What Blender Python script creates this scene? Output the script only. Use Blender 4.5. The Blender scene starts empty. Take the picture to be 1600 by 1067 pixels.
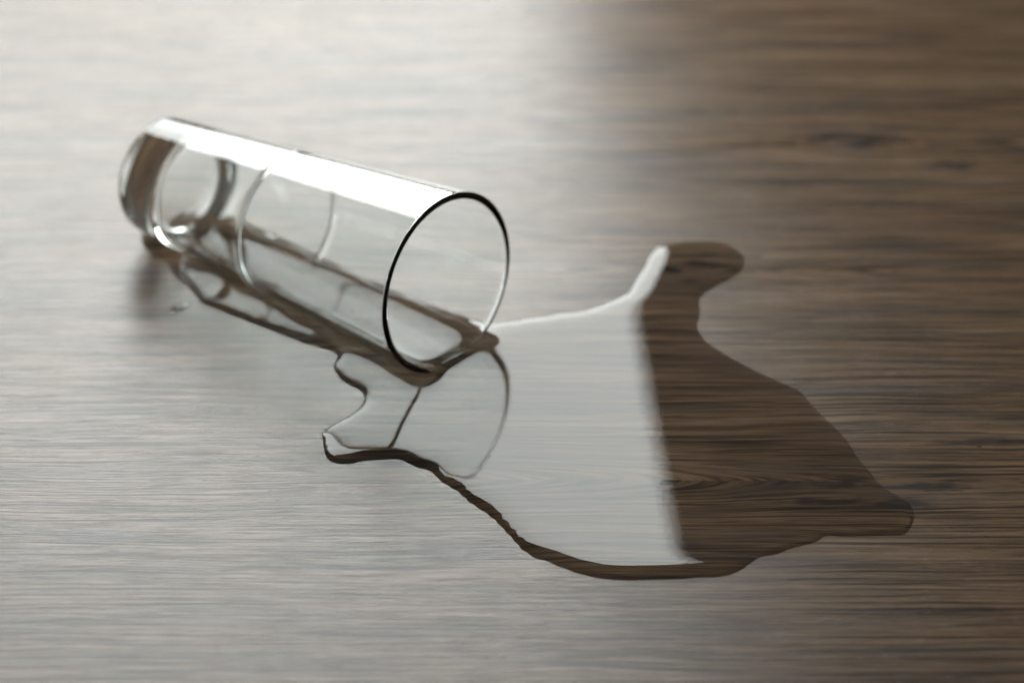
import bpy, bmesh, math, random
import numpy as np
from mathutils import Vector, Matrix
from mathutils.geometry import delaunay_2d_cdt

scene = bpy.context.scene
C = scene.collection

# ------------------------------------------------------------------ camera
PITCH = 0.572187
CAM_H = 0.592615
cam_d = bpy.data.cameras.new('camera')
cam = bpy.data.objects.new('camera', cam_d)
C.objects.link(cam)
cam.location = (0, 0, CAM_H)
cam.rotation_euler = (math.pi / 2 - PITCH, 0, 0)
cam_d.sensor_width = 36.0
cam_d.lens = 101.25
cam_d.clip_start = 0.05
cam_d.clip_end = 50
cam_d.dof.use_dof = True
cam_d.dof.focus_distance = 1.006
cam_d.dof.aperture_fstop = 5.4
scene.camera = cam

# ------------------------------------------------------------------ world: dim studio
w = bpy.data.worlds.new('World')
scene.world = w
w.use_nodes = True
bg = w.node_tree.nodes['Background']
bg.inputs[0].default_value = (1.0, 0.93, 0.84, 1)
bg.inputs[1].default_value = 0.09

# ------------------------------------------------------------------ lamp: one big softbox behind the table, on the left
def area(name, right_mid, lean, w_, h_, y, power, colour):
    ld = bpy.data.lights.new(name, 'AREA')
    ld.shape = 'RECTANGLE'; ld.size = w_; ld.size_y = h_
    ld.energy = power; ld.color = colour
    o = bpy.data.objects.new(name, ld); C.objects.link(o)
    r = Vector((math.cos(lean), 0, -math.sin(lean)))
    u = Vector((math.sin(lean), 0, math.cos(lean)))
    n = Vector((0, -1, 0))
    c = Vector((right_mid[0], y, right_mid[1])) - r * (w_ / 2)
    z = -n                      # local -Z is the emitting side
    x = u.cross(z) * 1.0
    m = Matrix((( x.x, u.x, z.x, c.x), (x.y, u.y, z.y, c.y), (x.z, u.z, z.z, c.z), (0, 0, 0, 1)))
    o.matrix_world = m
    return o
area('softbox_lamp', (0.083, 0.44), math.radians(9.82), 0.62, 0.76, 1.6, 12.4, (0.95, 1.0, 0.982))

scene.render.engine = 'CYCLES'
scene.view_settings.view_transform = 'Standard'
scene.view_settings.look = 'None'
scene.view_settings.exposure = 0.0
scene.view_settings.gamma = 1.0
cy = scene.cycles
cy.max_bounces = 16
cy.transmission_bounces = 14
cy.glossy_bounces = 8
cy.diffuse_bounces = 3
cy.caustics_reflective = True
cy.caustics_refractive = True
cy.blur_glossy = 0.3
cy.use_denoising = True
cy.denoising_prefilter = 'ACCURATE'
cy.use_adaptive_sampling = False

# ------------------------------------------------------------------ node helper
class NT:
    def __init__(s, name):
        s.m = bpy.data.materials.new(name); s.m.use_nodes = True
        s.t = s.m.node_tree; s.t.nodes.clear()
        s.out = s.t.nodes.new('ShaderNodeOutputMaterial')
    def n(s, typ, **kw):
        nd = s.t.nodes.new(typ)
        for k, v in kw.items(): setattr(nd, k, v)
        return nd
    def link(s, a, b): s.t.links.new(a, b)
    def setin(s, sock, v):
        if isinstance(v, bpy.types.NodeSocket): s.link(v, sock)
        else: sock.default_value = v
    def math(s, op, a, b=0.0, c=0.0, clamp=False):
        nd = s.n('ShaderNodeMath', operation=op, use_clamp=clamp)
        s.setin(nd.inputs[0], a); s.setin(nd.inputs[1], b); s.setin(nd.inputs[2], c)
        return nd.outputs[0]
    def xyz(s, x, y, z=0.0):
        nd = s.n('ShaderNodeCombineXYZ')
        for i, v in enumerate((x, y, z)): s.setin(nd.inputs[i], v)
        return nd.outputs[0]
    def noise(s, vec, scale=1.0, detail=2.0, rough=0.5, dist=0.0):
        nd = s.n('ShaderNodeTexNoise')
        s.link(vec, nd.inputs['Vector'])
        nd.inputs['Scale'].default_value = scale; nd.inputs['Detail'].default_value = detail
        nd.inputs['Roughness'].default_value = rough; nd.inputs['Distortion'].default_value = dist
        return nd.outputs['Fac']
    def ramp(s, fac, stops, interp='LINEAR'):
        nd = s.n('ShaderNodeValToRGB'); r = nd.color_ramp; r.interpolation = interp
        while len(r.elements) < len(stops): r.elements.new(0.5)
        for e, (p, c) in zip(r.elements, stops):
            e.position = p
            e.color = (c, c, c, 1) if not hasattr(c, '__len__') else (*c, 1)
        s.link(fac, nd.inputs[0]); return nd.outputs[0]
    def smooth(s, v, a, b, lo=0.0, hi=1.0):
        nd = s.n('ShaderNodeMapRange', interpolation_type='SMOOTHSTEP')
        s.setin(nd.inputs[0], v)
        for i, q in zip((1, 2, 3, 4), (a, b, lo, hi)): nd.inputs[i].default_value = q
        return nd.outputs[0]
    def mixc(s, f, a, b, blend='MIX'):
        nd = s.n('ShaderNodeMix', data_type='RGBA', blend_type=blend)
        s.setin(nd.inputs[0], f)
        for i, q in ((6, a), (7, b)):
            if isinstance(q, bpy.types.NodeSocket): s.link(q, nd.inputs[i])
            else: nd.inputs[i].default_value = (*q, 1)
        return nd.outputs[2]

# ------------------------------------------------------------------ wood laminate
DRY_SPEC, DRY_ROUGH = 0.43, 0.275
def wood(name, wet):
    k = NT(name)
    tc = k.n('ShaderNodeTexCoord')
    sp = k.n('ShaderNodeSeparateXYZ'); k.link(tc.outputs['Object'], sp.inputs[0])
    X = k.math('MULTIPLY', sp.outputs[0], 1000.0)      # millimetres
    Y = k.math('MULTIPLY', sp.outputs[1], 1000.0)
    # slow waviness of the grain
    wv = k.noise(k.xyz(k.math('MULTIPLY', X, 0.006), k.math('MULTIPLY', Y, 0.02)), 1.0, 2.0)
    v = k.math('ADD', Y, k.math('MULTIPLY', k.math('SUBTRACT', wv, 0.5), 9.0))
    wv2 = k.noise(k.xyz(k.math('MULTIPLY', X, 0.035), k.math('MULTIPLY', Y, 0.05), 7.0), 1.0, 2.0)
    v = k.math('ADD', v, k.math('MULTIPLY', k.math('SUBTRACT', wv2, 0.5), 0.9))
    def knot(v, xk, yk, wx, g0, hy, arch=0):
        dx = k.math('SUBTRACT', X, xk); dv = k.math('SUBTRACT', v, yk)
        if arch:   # nested arches opening to the left, tips pointing right
            g = k.smooth(dx, -wx, 0.0, g0, 0.0)
            g = k.math('SUBTRACT', g0, g)
        else:
            e = k.math('MULTIPLY', k.math('MULTIPLY', dx, dx), -1.0 / (wx * wx))
            g = k.math('MULTIPLY', k.math('SUBTRACT', 1.0, k.math('POWER', 2.718, e)), g0)
        e2 = k.math('MULTIPLY', k.math('MULTIPLY', dv, dv), -1.0 / (hy * hy))
        g = k.math('MULTIPLY', g, k.math('POWER', 2.718, e2))
        if not arch:
            e3 = k.math('MULTIPLY', k.math('MULTIPLY', dx, dx), -1.0 / (wx * wx * 16))
            g = k.math('MULTIPLY', g, k.math('POWER', 2.718, e3))
        r = k.math('SQRT', k.math('ADD', k.math('MULTIPLY', dv, dv), g))
        return k.math('ADD', k.math('MULTIPLY', k.math('SIGN', dv), r), yk)
    v = knot(v, 118.0, 828.0, 150.0, 170.0, 22.0, 1)
    v = knot(v, 72.0, 972.0, 13.0, 36.0, 11.0)
    v = knot(v, 146.0, 1077.0, 22.0, 60.0, 14.0)
    # layers of grain
    def lay(sx, sv, z, det=3.0, rough=0.55):
        return k.noise(k.xyz(k.math('MULTIPLY', X, sx), k.math('MULTIPLY', v, sv), z), 1.0, det, rough)
    broad = lay(0.008, 0.07, 1.0, 3.0)
    band = lay(0.012, 0.28, 2.0, 4.0, 0.6)
    line = lay(0.011, 0.92, 3.0, 3.0, 0.6)
    fine = lay(0.03, 2.4, 4.0, 3.0, 0.65)
    hair = lay(0.06, 5.5, 5.0, 2.0, 0.6)
    cell = k.noise(k.xyz(k.math('MULTIPLY', X, 1.2), k.math('MULTIPLY', v, 7.0), 6.0), 1.0, 2.0)
    # tone
    t = k.math('MULTIPLY', broad, 0.9)
    t = k.math('ADD', t, k.math('MULTIPLY', band, 0.9))
    t = k.math('ADD', t, k.math('MULTIPLY', line, 0.7))
    t = k.math('ADD', t, k.math('MULTIPLY', fine, 0.6))
    t = k.math('DIVIDE', t, 3.1)
    col = k.ramp(t, [(0.38, (0.030, 0.021, 0.015)), (0.44, (0.098, 0.058, 0.034)),
                     (0.49, (0.165, 0.096, 0.053)), (0.54, (0.222, 0.136, 0.078)), (0.62, (0.295, 0.200, 0.126))])
    # blue-grey drifts
    gr = k.smooth(lay(0.010, 0.11, 9.0, 3.0), 0.50, 0.70)
    col = k.mixc(k.math('MULTIPLY', gr, 0.5), col, (0.066, 0.062, 0.060))
    # dark pores, long thin dashes
    pore = k.smooth(line, 0.50, 0.38)
    pore2 = k.smooth(fine, 0.49, 0.38)
    pore3 = k.smooth(hair, 0.42, 0.32)
    pm = k.math('MAXIMUM', k.math('MULTIPLY', pore, 0.72), k.math('MULTIPLY', pore2, 0.62))
    pm = k.math('MAXIMUM', pm, k.math('MULTIPLY', pore3, 0.45))
    col = k.mixc(pm, col, (0.022, 0.019, 0.016))
    # dark resin marks at the knots
    def spot(xk, yk, wx, wy, amt):
        dx = k.math('DIVIDE', k.math('SUBTRACT', X, xk), wx); dy = k.math('DIVIDE', k.math('SUBTRACT', Y, yk), wy)
        q = k.math('ADD', k.math('MULTIPLY', dx, dx), k.math('MULTIPLY', dy, dy))
        nn = k.noise(k.xyz(k.math('MULTIPLY', X, 0.12), k.math('MULTIPLY', Y, 0.35), xk), 1.0, 3.0)
        q = k.math('ADD', q, k.math('MULTIPLY', k.math('SUBTRACT', nn, 0.5), 3.2))
        return k.math('MULTIPLY', k.smooth(q, 1.2, -0.2), amt)
    for a in ((63, 971, 5.5, 3.9, 1), (74, 975, 7, 3.2, .95), (82, 974, 5, 3, .9), (70, 963, 5, 2.4, .6), (76, 982, 30, 2.0, .85),
              (136, 1083, 12, 4.0, .85), (150, 1076, 9, 5.0, .9), (184, 1056, 15, 5.0, .85), (165, 1089, 14, 4.0, .6), (83, 1104, 20, 3.0, .55),
              (114, 826, 9, 3.2, .7), (108, 816, 24, 2.4, .75), (136, 815, 14, 4.2, .8), (150, 826, 12, 4.0, .7), (170, 853, 26, 2.6, .6),
              (183, 1174, 22, 5, .5), (94, 1184, 18, 4, .35), (-83, 910, 9, 3, .3), (-91, 844.2, 1.0, 0.8, .75), (-109, 829.6, 1.0, 0.8, .75), (-85, 823.5, 1.0, 0.8, .75), (-88, 859.1, 1.0, 0.8, .75), (-90, 853.4, 1.0, 0.8, .75), (-82, 817.3, 1.0, 0.8, .75), (168, 850.6, 1.0, 0.8, .75), (163, 796.4, 1.0, 0.8, .75), (14, 810.5, 1.0, 0.8, .75)):
        col = k.mixc(spot(*a), col, (0.018, 0.017, 0.018))
    b = k.n('ShaderNodeBsdfPrincipled')
    k.link(col, b.inputs['Base Color'])
    # embossed relief that follows the grain
    hgt = k.math('ADD', k.math('MULTIPLY', line, 0.5), k.math('MULTIPLY', fine, 0.75))
    hgt = k.math('ADD', hgt, k.math('MULTIPLY', hair, 0.30))
    hgt = k.math('SUBTRACT', hgt, k.math('MULTIPLY', pm, 0.55))
    bp = k.n('ShaderNodeBump')
    bp.inputs['Strength'].default_value = 1.0
    bp.inputs['Distance'].default_value = 0.00004 if not wet else 0.00004
    k.link(hgt, bp.inputs['Height'])
    k.link(bp.outputs[0], b.inputs['Normal'])
    if wet:
        b.inputs['Roughness'].default_value = 0.5
        b.inputs['Specular IOR Level'].default_value = 0.06
    else:
        rg = k.math('ADD', k.math('MULTIPLY', k.math('SUBTRACT', 0.5, fine), 0.12), DRY_ROUGH)
        k.link(rg, b.inputs['Roughness'])
        b.inputs['IOR'].default_value = 1.5
        k.link(k.math('SUBTRACT', DRY_SPEC, k.math('MULTIPLY', pm, 0.20)), b.inputs['Specular IOR Level'])
    k.link(b.outputs[0], k.out.inputs['Surface'])
    return k.m

def clear(name, ior, colour=(1, 1, 1)):
    k = NT(name)
    g = k.n('ShaderNodeBsdfGlass'); g.distribution = 'GGX' if hasattr(g, 'distribution') else g.distribution
    g.inputs['Color'].default_value = (*colour, 1)
    g.inputs['Roughness'].default_value = 0.0
    g.inputs['IOR'].default_value = ior
    k.link(g.outputs[0], k.out.inputs['Surface'])
    return k.m

M_dry = wood('wood_laminate', False)
M_wet = wood('wood_laminate_under_water', True)
M_glass = clear('clear_glass', 1.51, (0.985, 0.992, 0.988))
M_glass_wet = clear('clear_glass_against_water', 1.51 / 1.333, (0.985, 0.992, 0.988))
M_water = clear('water', 1.333)
OUTLINE = [(-148.8,994.4),(-144.7,985.5),(-140.0,980.7),(-135.8,974.6),(-131.9,965.6),(-126.9,959.4),(-122.5,951.7),(-119.6,946.0),(-113.2,942.6),(-109.4,939.5),(-103.0,935.3),(-91.5,927.4),(-82.3,921.1),(-77.7,918.2),(-71.6,915.6),(-68.0,913.1),(-66.1,911.3),(-65.9,907.3),(-67.1,903.1),(-65.6,898.1),(-63.1,893.2),(-59.4,889.3),(-56.2,886.6),(-54.7,882.8),(-54.9,878.0),(-57.1,873.9),(-60.4,869.8),(-63.6,866.5),(-66.8,862.8),(-68.9,859.1),(-68.2,854.0),(-67.3,847.4),(-66.4,843.5),(-63.8,840.3),(-60.0,839.5),(-56.4,840.0),(-52.7,841.6),(-47.2,842.2),(-40.8,842.5),(-37.8,840.9),(-34.4,837.7),(-30.7,836.4),(-27.7,833.6),(-25.0,828.8),(-21.6,825.4),(-19.0,822.8),(-16.4,818.8),(-13.4,814.8),(-7.2,807.7),(-1.1,797.5),(3.2,789.6),(7.5,784.6),(12.6,781.8),(20.2,776.8),(28.6,773.1),(37.1,771.7),(43.1,771.9),(56.1,772.4),(62.3,773.3),(68.9,773.5),(74.1,775.1),(78.5,778.5),(84.1,784.5),(89.9,786.2),(95.4,789.6),(101.3,791.8),(105.1,794.0),(108.0,797.0),(113.7,796.4),(120.0,796.6),(130.5,797.0),(134.7,797.5),(137.8,801.9),(139.6,808.1),(138.9,815.2),(135.6,819.8),(130.0,826.7),(127.0,834.8),(123.3,844.3),(120.4,855.3),(115.2,866.6),(110.4,876.6),(106.6,885.9),(99.9,892.0),(90.6,900.3),(82.0,909.4),(76.3,916.5),(72.8,922.2),(70.9,930.9),(72.6,941.1),(72.7,950.0),(77.1,957.6),(85.6,965.2),(90.9,972.9),(92.0,982.3),(88.0,990.2),(81.7,993.9),(71.0,994.2),(64.4,992.4),(58.6,989.9),(55.1,984.0),(52.3,974.5),(48.7,965.2),(45.2,956.1),(40.2,950.8),(33.0,945.6),(26.6,941.9),(18.7,940.4),(6.8,936.9),(-4.9,933.8),(-9.3,932.8),(-18.0,937.2),(-26.6,942.4),(-35.3,948.9),(-44.2,955.4),(-53.2,962.1),(-73.2,979.0),(-84.2,988.9),(-98.1,1000.5),(-111.9,1011.7),(-124.5,1021.0),(-135.2,1023.6),(-143.6,1015.8),(-148.8,1005.6)]
DROP = (-128.8, 944.15, 4.6, 2.6, 0.8)

# ================================================================== geometry (millimetres, scaled on export)
MM = 0.001
G0 = np.array([-21.396, 903.334])          # where the mouth touches the table
YAW = 2.428032
LEN, R_M, R_B = 156.27, 35.0, 23.79
A_T = math.asin((R_M - R_B) / LEN)
D3 = np.array([math.cos(YAW), math.sin(YAW), 0.0])
AX = D3 * math.cos(A_T) - np.array([0, 0, 1]) * math.sin(A_T)
NN = D3 * math.sin(A_T) + np.array([0, 0, 1]) * math.cos(A_T)
SS = np.cross(AX, NN)                      # points to the near side or far side; sign handled by symmetry
C0 = np.array([G0[0], G0[1], 0.0]) + R_M * NN
S2 = np.array([D3[1], -D3[0]])             # far side, in the table plane
def rad(t): return R_M + (R_B - R_M) * t / LEN
WALL = 2.7
T_FLOOR = LEN - 20.0
T_RING = 0.531 * LEN

def arc(cr, ct, rr, a0, a1, n):            # points of a fillet in the (r, t) half-plane
    return [(cr + rr * math.cos(math.radians(a0 + (a1 - a0) * i / n)), ct + rr * math.sin(math.radians(a0 + (a1 - a0) * i / n))) for i in range(n + 1)]
prof = []                                  # (r, t, tag)
def addp(lst, tag):
    for r, t in lst: prof.append((r, t, tag))
addp([(r, LEN - 1.1 * math.cos(r / 17.0 * math.pi / 2) ** 1) for r in np.linspace(0.0, 17.0, 14)], 'base')
fb = 3.6
rb = rad(LEN - fb)
addp([(r, LEN) for r in np.linspace(17.6, rb - fb - 0.2, 3)], 'base')
addp(arc(rb - fb, LEN - fb, fb, 90, 2, 12), 'base')
def ridge(t): return 0.05 * math.exp(-((t - T_RING) / 0.9) ** 2)
ts = list(np.linspace(LEN - fb - 1, T_FLOOR, 14)) + list(np.linspace(T_FLOOR - 1.2, T_RING + 3, 40)) + list(np.linspace(T_RING + 2.5, T_RING - 2.5, 21)) + list(np.linspace(T_RING - 3, 1.4, 60))
for t in ts:
    tag = 'base' if t > T_FLOOR + 0.01 else ('ring' if abs(t - T_RING) < 2.6 else 'wall')
    prof.append((rad(t) + ridge(t), t, tag))
lr = WALL / 2
addp([(rad(0) - lr + lr * math.cos(a), 1.3 - 1.3 * math.sin(a)) for a in np.linspace(math.pi * 0.06, math.pi * 0.94, 13)], 'rim')
def irad(t): return rad(t) - WALL - 0.5 * (t / LEN) ** 2 - 0.85 * math.exp(-((t - T_RING) / 1.2) ** 2)
fi = 7.5
for t in list(np.linspace(1.4, T_RING - 3, 60)) + list(np.linspace(T_RING - 2.5, T_RING + 2.5, 21)) + list(np.linspace(T_RING + 3, T_FLOOR - fi - 1.0, 40)):
    prof.append((irad(t), t, 'ring' if abs(t - T_RING) < 2.6 else 'wall'))
ri = irad(T_FLOOR - fi)
addp(arc(ri - fi, T_FLOOR - fi, fi, 0, 88, 18), 'base')
addp([(r, T_FLOOR + 0.02 - 0.5 * (1 - (r / (ri - fi)) ** 2)) for r in np.linspace(ri - fi - 0.6, 0.0, 14)], 'base')
prof = [tuple(p) for p in prof]

def smst(x, a, b):
    x = min(1, max(0, (x - a) / (b - a))); return x * x * (3 - 2 * x)
# contact height of the water on the glass, along the profile
i_lip = max(i for i, p in enumerate(prof) if p[2] == 'rim') - 6
def zt(i):
    r, t, _ = prof[i]
    outer = 5.0 - 0.8 * smst(t, 15, 62) - 1.0 * smst(t, 120, 156)
    outer += 0.25 * math.sin(t * 0.21) * smst(t, 8, 20)
    inner = 5.9 + 0.12 * math.sin(t * 0.17) * smst(t, 8, 20)
    f = smst(i, i_lip - 7, i_lip + 7)
    return outer * (1 - f) + inner * f
def phic(r, t, z):
    czz = C0[2] + AX[2] * t
    q = (czz - z) / max(1e-9, r * math.cos(A_T))
    return math.acos(q) if q < 1 else 0.0
def find(lst):                             # rows where the contact closes on the underside and on the cavity floor
    out = []
    for i in range(len(lst)):
        out.append(phic(lst[i][0], lst[i][1], zt(i)))
    return out
pc = find(prof)
# insert closing rows
def closing(i0, i1):                       # between row i0 (phi=0) and i1 (phi>0)
    a, b = 0.0, 1.0
    for _ in range(50):
        m = (a + b) / 2
        r = prof[i0][0] * (1 - m) + prof[i1][0] * m; t = prof[i0][1] * (1 - m) + prof[i1][1] * m
        if phic(r, t, zt(i0) * (1 - m) + zt(i1) * m) > 0: b = m
        else: a = m
    return (prof[i0][0] * (1 - a) + prof[i1][0] * a, prof[i0][1] * (1 - a) + prof[i1][1] * a, prof[i0][2])
first = next(i for i in range(len(prof)) if pc[i] > 0)
last = max(i for i in range(len(prof)) if pc[i] > 0)
P0 = closing(first - 1, first); P1 = closing(last + 1, last)
prof = prof[:first] + [P0] + prof[first:last + 1] + [P1] + prof[last + 1:]
pc = pc[:first] + [0.0] + pc[first:last + 1] + [0.0] + pc[last + 1:]
i_close0, i_close1 = first, last + 2

NW, ND = 36, 120                           # columns inside and outside the wetted strip
def cols(p):
    wet = [(-p + 2 * p * j / NW) for j in range(NW + 1)]
    dry = [p + (2 * math.pi - 2 * p) * j / ND for j in range(1, ND)]
    return wet + dry
NC = NW + ND
def pt(r, t, phi):
    return C0 + AX * t + r * (-math.cos(phi) * NN + math.sin(phi) * SS)
pa = np.array([(p[0], p[1]) for p in prof])
tang = np.gradient(pa, axis=0)
nrm2 = np.stack([-tang[:, 1], tang[:, 0]], 1)
nrm2 /= np.linalg.norm(nrm2, axis=1, keepdims=True)
if nrm2[3][1] < 0: nrm2 = -nrm2            # underside of the base faces +t
V = []; N = []
for i, (r, t, _) in enumerate(prof):
    for phi in cols(pc[i]):
        V.append(pt(r, t, phi))
        nr, ntt = nrm2[i]
        N.append(nr * (-math.cos(phi) * NN + math.sin(phi) * SS) + ntt * AX)
V = np.array(V); N = np.array(N)
# keep the mouth's and base's lowest line just touching the table
def contact_pts(sign):
    j = NW if sign > 0 else 0
    return [V[i * NC + j] for i in range(i_close0, i_close1 + 1)]
side_a = contact_pts(+1); side_b = contact_pts(-1)
hole = side_a + side_b[-2:0:-1]

parts = {'base': [], 'wall': [], 'rim': [], 'ring': []}
for i in range(len(prof) - 1):
    tg = prof[i][2] if prof[i][2] == prof[i + 1][2] else (prof[i + 1][2] if prof[i][2] in ('wall',) else prof[i][2])
    for j in range(NC):
        a = i * NC + j; b = i * NC + (j + 1) % NC
        parts[tg].append((a, a + NC, b + NC, b, j < NW and max(pc[i], pc[i + 1]) > 0))
def link(name, me, parent=None):
    o = bpy.data.objects.new(name, me); C.objects.link(o)
    if parent: o.parent = parent
    return o
glass = bpy.data.objects.new('drinking_glass', None); C.objects.link(glass)
glass.location = (G0[0] * MM, G0[1] * MM, 0)
glass.rotation_euler = (0, 0, YAW)
glass.empty_display_size = 0.02
glass['label'] = 'clear tapered drinking glass lying on its side, spilling water from its mouth'
glass['category'] = 'glass'
bpy.context.view_layer.update()
inv = np.array(glass.matrix_world.inverted())
names = {'base': 'base', 'wall': 'wall', 'rim': 'rim', 'ring': 'ring'}
for tg, fs in parts.items():
    used = sorted({v for f in fs for v in f[:4]})
    mp = {v: k for k, v in enumerate(used)}
    co = V[used] * MM
    co = (inv[:3, :3] @ co.T).T + inv[:3, 3]
    no = (inv[:3, :3] @ N[used].T).T
    faces = []; mats = []
    for a, b, c, d, wet in fs:
        q = []
        for vv in (a, b, c, d):
            if not q or np.linalg.norm(co[mp[vv]] - co[q[-1]]) > 1e-8: q.append(mp[vv])
        if len(q) > 1 and np.linalg.norm(co[q[0]] - co[q[-1]]) < 1e-8: q.pop()
        if len(q) < 3: continue
        faces.append(q); mats.append(1 if wet else 0)
    # outward orientation
    tot = 0
    for q in faces[:: max(1, len(faces) // 200)]:
        n_ = np.cross(co[q[1]] - co[q[0]], co[q[2]] - co[q[0]]); tot += np.sign(n_ @ no[q[0]])
    if tot < 0: faces = [q[::-1] for q in faces]
    me = bpy.data.meshes.new(names[tg])
    me.from_pydata([tuple(x) for x in co], [], faces)
    me.materials.append(M_glass); me.materials.append(M_glass_wet)
    me.polygons.foreach_set('material_index', mats)
    me.polygons.foreach_set('use_smooth', [True] * len(faces))
    me.update()
    me.normals_split_custom_set_from_vertices([tuple(x) for x in no])
    link(names[tg], me, glass)

# ------------------------------------------------------------------ puddle outline: smooth the measured points, add small ripples
def catmull(P, step):
    P = np.array(P, float); out = []
    n = len(P)
    for i in range(n):
        p0, p1, p2, p3 = P[i - 1], P[i], P[(i + 1) % n], P[(i + 2) % n]
        m = max(1, int(round(np.linalg.norm(p2 - p1) / step)))
        for j in range(m):
            u = j / m
            out.append(0.5 * ((2 * p1) + (-p0 + p2) * u + (2 * p0 - 5 * p1 + 4 * p2 - p3) * u * u + (-p0 + 3 * p1 - 3 * p2 + p3) * u ** 3))
    return np.array(out)
outline = catmull(OUTLINE, 0.55)
# soften, then the small scallops where the wood grain holds the edge
for _ in range(2): outline = 0.5 * outline + 0.25 * (np.roll(outline, 1, 0) + np.roll(outline, -1, 0))
tg_ = np.roll(outline, -1, 0) - np.roll(outline, 1, 0); tg_ /= np.linalg.norm(tg_, axis=1, keepdims=True)
yy, xx = outline[:, 1], outline[:, 0]
rip = 0.26 * np.sin(yy * 1.45 + 1.5 * np.sin(xx * 0.13)) + 0.07 * np.sin(yy * 2.3 + xx * 0.4)
rip *= np.clip((30 - xx) / 15, 0.12, 1) * np.where(yy > 905, 1.3, np.clip((xx + 45) / 15, 0.25, 1))
outline = outline + np.stack([tg_[:, 1], -tg_[:, 0]], 1) * rip[:, None]
for _ in range(1): outline = 0.5 * outline + 0.25 * (np.roll(outline, 1, 0) + np.roll(outline, -1, 0))

def inside(P, poly):
    x, y = P[:, 0], P[:, 1]
    c = np.zeros(len(P), bool)
    a = poly; b = np.roll(poly, -1, 0)
    for (x1, y1), (x2, y2) in zip(a, b):
        if y1 == y2: continue
        k = (y1 > y) != (y2 > y)
        if k.any():
            c[k] ^= x[k] < (x2 - x1) * (y[k] - y1) / (y2 - y1) + x1
    return c
def pdist(P, Q):
    out = np.full(len(P), 1e9)
    for s in range(0, len(P), 4000):
        d = P[s:s + 4000, None] - Q[None]
        out[s:s + 4000] = np.sqrt((d ** 2).sum(-1).min(1))
    return out

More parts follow.
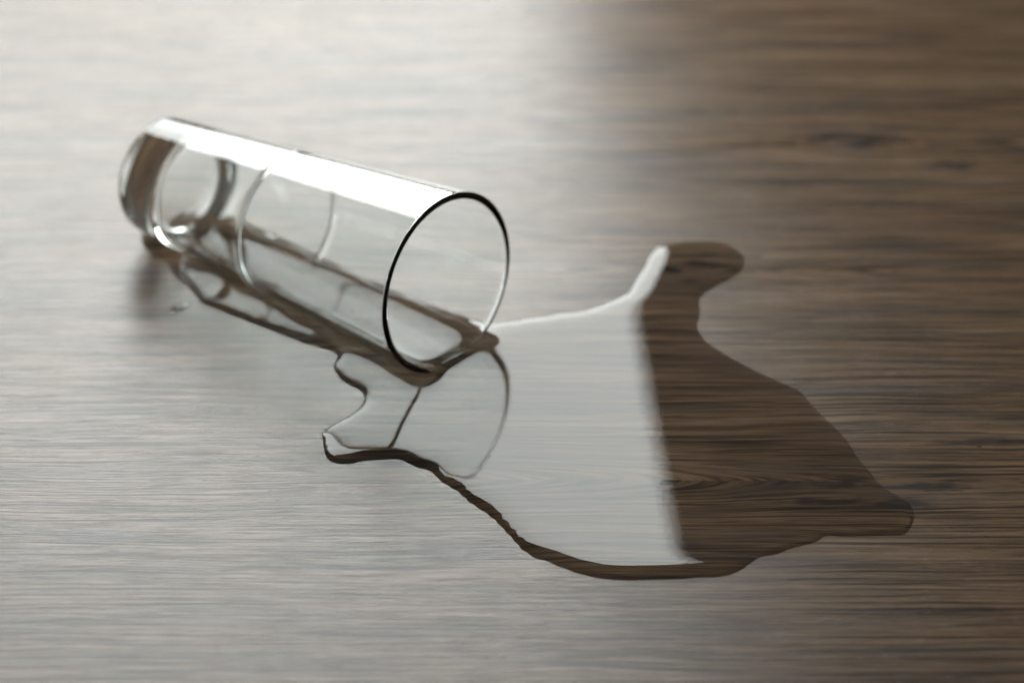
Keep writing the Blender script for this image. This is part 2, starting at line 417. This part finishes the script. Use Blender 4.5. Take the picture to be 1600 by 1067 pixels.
def water_body(name, outline, hole, hinf_fn, A_CAP=2.7, h=0.62):
    hole2 = np.array([q[:2] for q in hole]) if hole is not None else np.zeros((0, 2))
    # resample not allowed on the hole: its points are the glass mesh's own
    lo = outline.min(0); hi = outline.max(0)
    xs = np.arange(lo[0], hi[0], h); ys = np.arange(lo[1], hi[1], h * 0.866)
    gx, gy = np.meshgrid(xs, ys); gx = gx + (np.arange(len(ys)) % 2)[:, None] * h / 2
    P = np.stack([gx.ravel(), gy.ravel()], 1)
    P = P[inside(P, outline)]
    P = P[pdist(P, outline) > h * 0.6]
    if len(hole2):
        P = P[~inside(P, hole2)]
        P = P[pdist(P, hole2) > h * 0.45]
    no_, nh = len(outline), len(hole2)
    allp = np.concatenate([outline, hole2, P])
    edges = [(i, (i + 1) % no_) for i in range(no_)] + [(no_ + i, no_ + (i + 1) % nh) for i in range(nh)]
    vs, es, fs, ov, oe, of = delaunay_2d_cdt([Vector(p) for p in allp], edges, [], 0, 1e-6)
    vs = np.array([tuple(q) for q in vs]); T = np.array([f for f in fs if len(f) == 3])
    cen = vs[T].mean(1)
    keep = inside(cen, outline)
    if nh: keep &= ~inside(cen, hole2)
    T = T[keep]
    e1 = vs[T[:, 1]] - vs[T[:, 0]]; e2 = vs[T[:, 2]] - vs[T[:, 0]]
    ar = e1[:, 0] * e2[:, 1] - e1[:, 1] * e2[:, 0]
    T[ar < 0] = T[ar < 0][:, ::-1]
    # boundary values
    nv = len(vs); val = np.full(nv, np.nan)
    for i, src in enumerate(ov):
        for s in src:
            if s < no_: val[i] = 0.0
            elif s < no_ + nh: val[i] = hole[s - no_][2]
    fixed = ~np.isnan(val)
    hin = hinf_fn(vs)
    # finite elements for  lap(h) = (h - h_inf) / a^2
    p = vs[T]; A = 0.5 * np.abs((p[:, 1, 0] - p[:, 0, 0]) * (p[:, 2, 1] - p[:, 0, 1]) - (p[:, 2, 0] - p[:, 0, 0]) * (p[:, 1, 1] - p[:, 0, 1]))
    A = np.maximum(A, 1e-6)
    b = np.stack([p[:, 1, 1] - p[:, 2, 1], p[:, 2, 1] - p[:, 0, 1], p[:, 0, 1] - p[:, 1, 1]], 1)
    c = np.stack([p[:, 2, 0] - p[:, 1, 0], p[:, 0, 0] - p[:, 2, 0], p[:, 1, 0] - p[:, 0, 0]], 1)
    K = (b[:, :, None] * b[:, None] + c[:, :, None] * c[:, None]) / (4 * A)[:, None, None]
    ms = A / 3 / A_CAP ** 2
    def mul(x):
        xe = x[T]
        ye = (K * xe[:, None, :]).sum(2) + ms[:, None] * xe
        return np.bincount(T.ravel(), ye.ravel(), nv)
    rhs = np.bincount(T.ravel(), np.repeat(ms, 3) * hin[T].ravel(), nv)
    diag = np.bincount(T.ravel(), (K[:, [0, 1, 2], [0, 1, 2]] + ms[:, None]).ravel(), nv)
    diag[diag == 0] = 1
    x = np.where(fixed, np.nan_to_num(val), hin)
    free = ~fixed
    r = np.where(free, rhs - mul(x), 0); z = r / diag; d = z.copy(); rz = r @ z
    for it in range(600):
        Ad = np.where(free, mul(d), 0)
        al = rz / max(d @ Ad, 1e-30)
        x += al * d; r -= al * Ad; z = r / diag; rz2 = r @ z
        if rz2 < 1e-10: break
        d = z + (rz2 / rz) * d; rz = rz2
    zz = x
    print(name, 'verts', nv, 'tris', len(T), 'cg', it, 'h range', zz.min(), zz.max())
    # skirt and floor buried inside the table top
    on = [None] * no_
    for i, src in enumerate(ov):
        for s in src:
            if s < no_: on[s] = i
    co = [(q[0], q[1], h_) for q, h_ in zip(vs, zz)]
    base0 = len(co)
    for i in range(no_): co.append((vs[on[i]][0], vs[on[i]][1], -0.4))
    faces = [tuple(int(a) for a in t) for t in T]
    nsm = len(faces)
    ccw = 0.5 * np.sum(outline[:, 0] * np.roll(outline[:, 1], -1) - np.roll(outline[:, 0], -1) * outline[:, 1]) > 0
    for i in range(no_):
        j = (i + 1) % no_
        q = (on[i], base0 + i, base0 + j, on[j])
        faces.append(q if ccw else q[::-1])
    bt = tuple(base0 + i for i in range(no_))
    faces.append(bt[::-1] if ccw else bt)
    org = np.array([co[0][0], co[0][1], 0])
    me = bpy.data.meshes.new(name)
    me.from_pydata([tuple((np.array(q) - org) * MM) for q in co], [], faces)
    me.materials.append(M_water)
    me.polygons.foreach_set('use_smooth', [i < nsm for i in range(len(faces))])
    me.update()
    o = link(name, me)
    o.location = tuple(org * MM)
    return o

H_OUT, H_IN = 1.75, 4.7
holexy = np.array([q[:2] for q in hole])
def hinf(P):
    rel = P - G0
    t = rel @ D3[:2]; s = rel @ S2
    u = np.clip((t + 1.0) / 5.0, 0, 1); u = u * u * (3 - 2 * u)
    # only the tongue of water inside the glass stands higher
    ins = np.abs(s) < 17.0 - 0.075 * np.maximum(t, 0)
    k = np.clip((24.0 - np.abs(s)) / 10.0, 0, 1)
    tall = np.where(t < 1.5, u * k, np.where(ins, u, 0.0))
    end = np.clip((T_FLOOR + 3 - t) / 1.0, 0, 1)
    return H_OUT + (H_IN - H_OUT) * tall * end
pud = water_body('water_puddle', outline, hole, hinf)
pud['label'] = 'clear puddle of spilled water spreading from the mouth of the fallen glass'
pud['category'] = 'puddle'

# stray drop beside the base
def blob(cx, cy, a, b, rot, n=40):
    th = np.linspace(0, 2 * math.pi, n, endpoint=False)
    x = a * np.cos(th); y = b * np.sin(th) * (1 + 0.18 * np.cos(th))
    return np.stack([cx + x * math.cos(rot) - y * math.sin(rot), cy + x * math.sin(rot) + y * math.cos(rot)], 1)
drop_outlines = [blob(*DROP)]
for q in drop_outlines:
    d_ = water_body('water_drop', q, None, lambda P: np.full(len(P), 1.5), h=0.25)
    d_['label'] = 'small elongated drop of water on the wood left of the puddle, near the glass base'
    d_['category'] = 'drop'

# ------------------------------------------------------------------ table top: dry wood with the wetted patch let into the same sheet
TX0, TX1, TY0, TY1, TH = -1150.0, 1150.0, 200.0, 1560.0, 28.0
rect = [(TX0, TY0), (TX1, TY0), (TX1, TY1), (TX0, TY1)]
polys = [outline[::2]] + drop_outlines
pts_ = list(rect); ed = [(0, 1), (1, 2), (2, 3), (3, 0)]
for pl in polys:
    k0 = len(pts_)
    pts_ += [tuple(q) for q in pl]; ed += [(k0 + i, k0 + (i + 1) % len(pl)) for i in range(len(pl))]
vs, es, fs, ov, oe, of = delaunay_2d_cdt([Vector(p) for p in pts_], ed, [], 1, 1e-6)
vs = np.array([tuple(q) for q in vs])
faces = []; mats = []
cen = np.array([vs[list(f)].mean(0) for f in fs])
wetm = np.zeros(len(fs), bool)
for pl in polys: wetm |= inside(cen, pl)
for f, wv in zip(fs, wetm):
    p = vs[list(f)]
    a_ = 0.5 * sum(p[i][0] * p[(i + 1) % len(p)][1] - p[(i + 1) % len(p)][0] * p[i][1] for i in range(len(p)))
    faces.append(tuple(f) if a_ > 0 else tuple(f)[::-1]); mats.append(1 if wv else 0)
co = [(q[0] * MM, q[1] * MM, 0.0) for q in vs]
b0 = len(co)
cidx = [int(np.argmin(((vs - np.array(r)) ** 2).sum(1))) for r in rect]
for r in rect: co.append((r[0] * MM, r[1] * MM, -TH * MM))
for i in range(4):
    j = (i + 1) % 4
    faces.append((cidx[i], b0 + i, b0 + j, cidx[j])); mats.append(0)
faces.append((b0 + 3, b0 + 2, b0 + 1, b0)); mats.append(0)
me = bpy.data.meshes.new('table_top')
me.from_pydata(co, [], faces)
me.materials.append(M_dry); me.materials.append(M_wet)
me.polygons.foreach_set('material_index', mats)
me.update()
tt = link('table_top', me)
tt['kind'] = 'structure'
tt['label'] = 'brown and grey wood-grain laminate table top with horizontal grain'
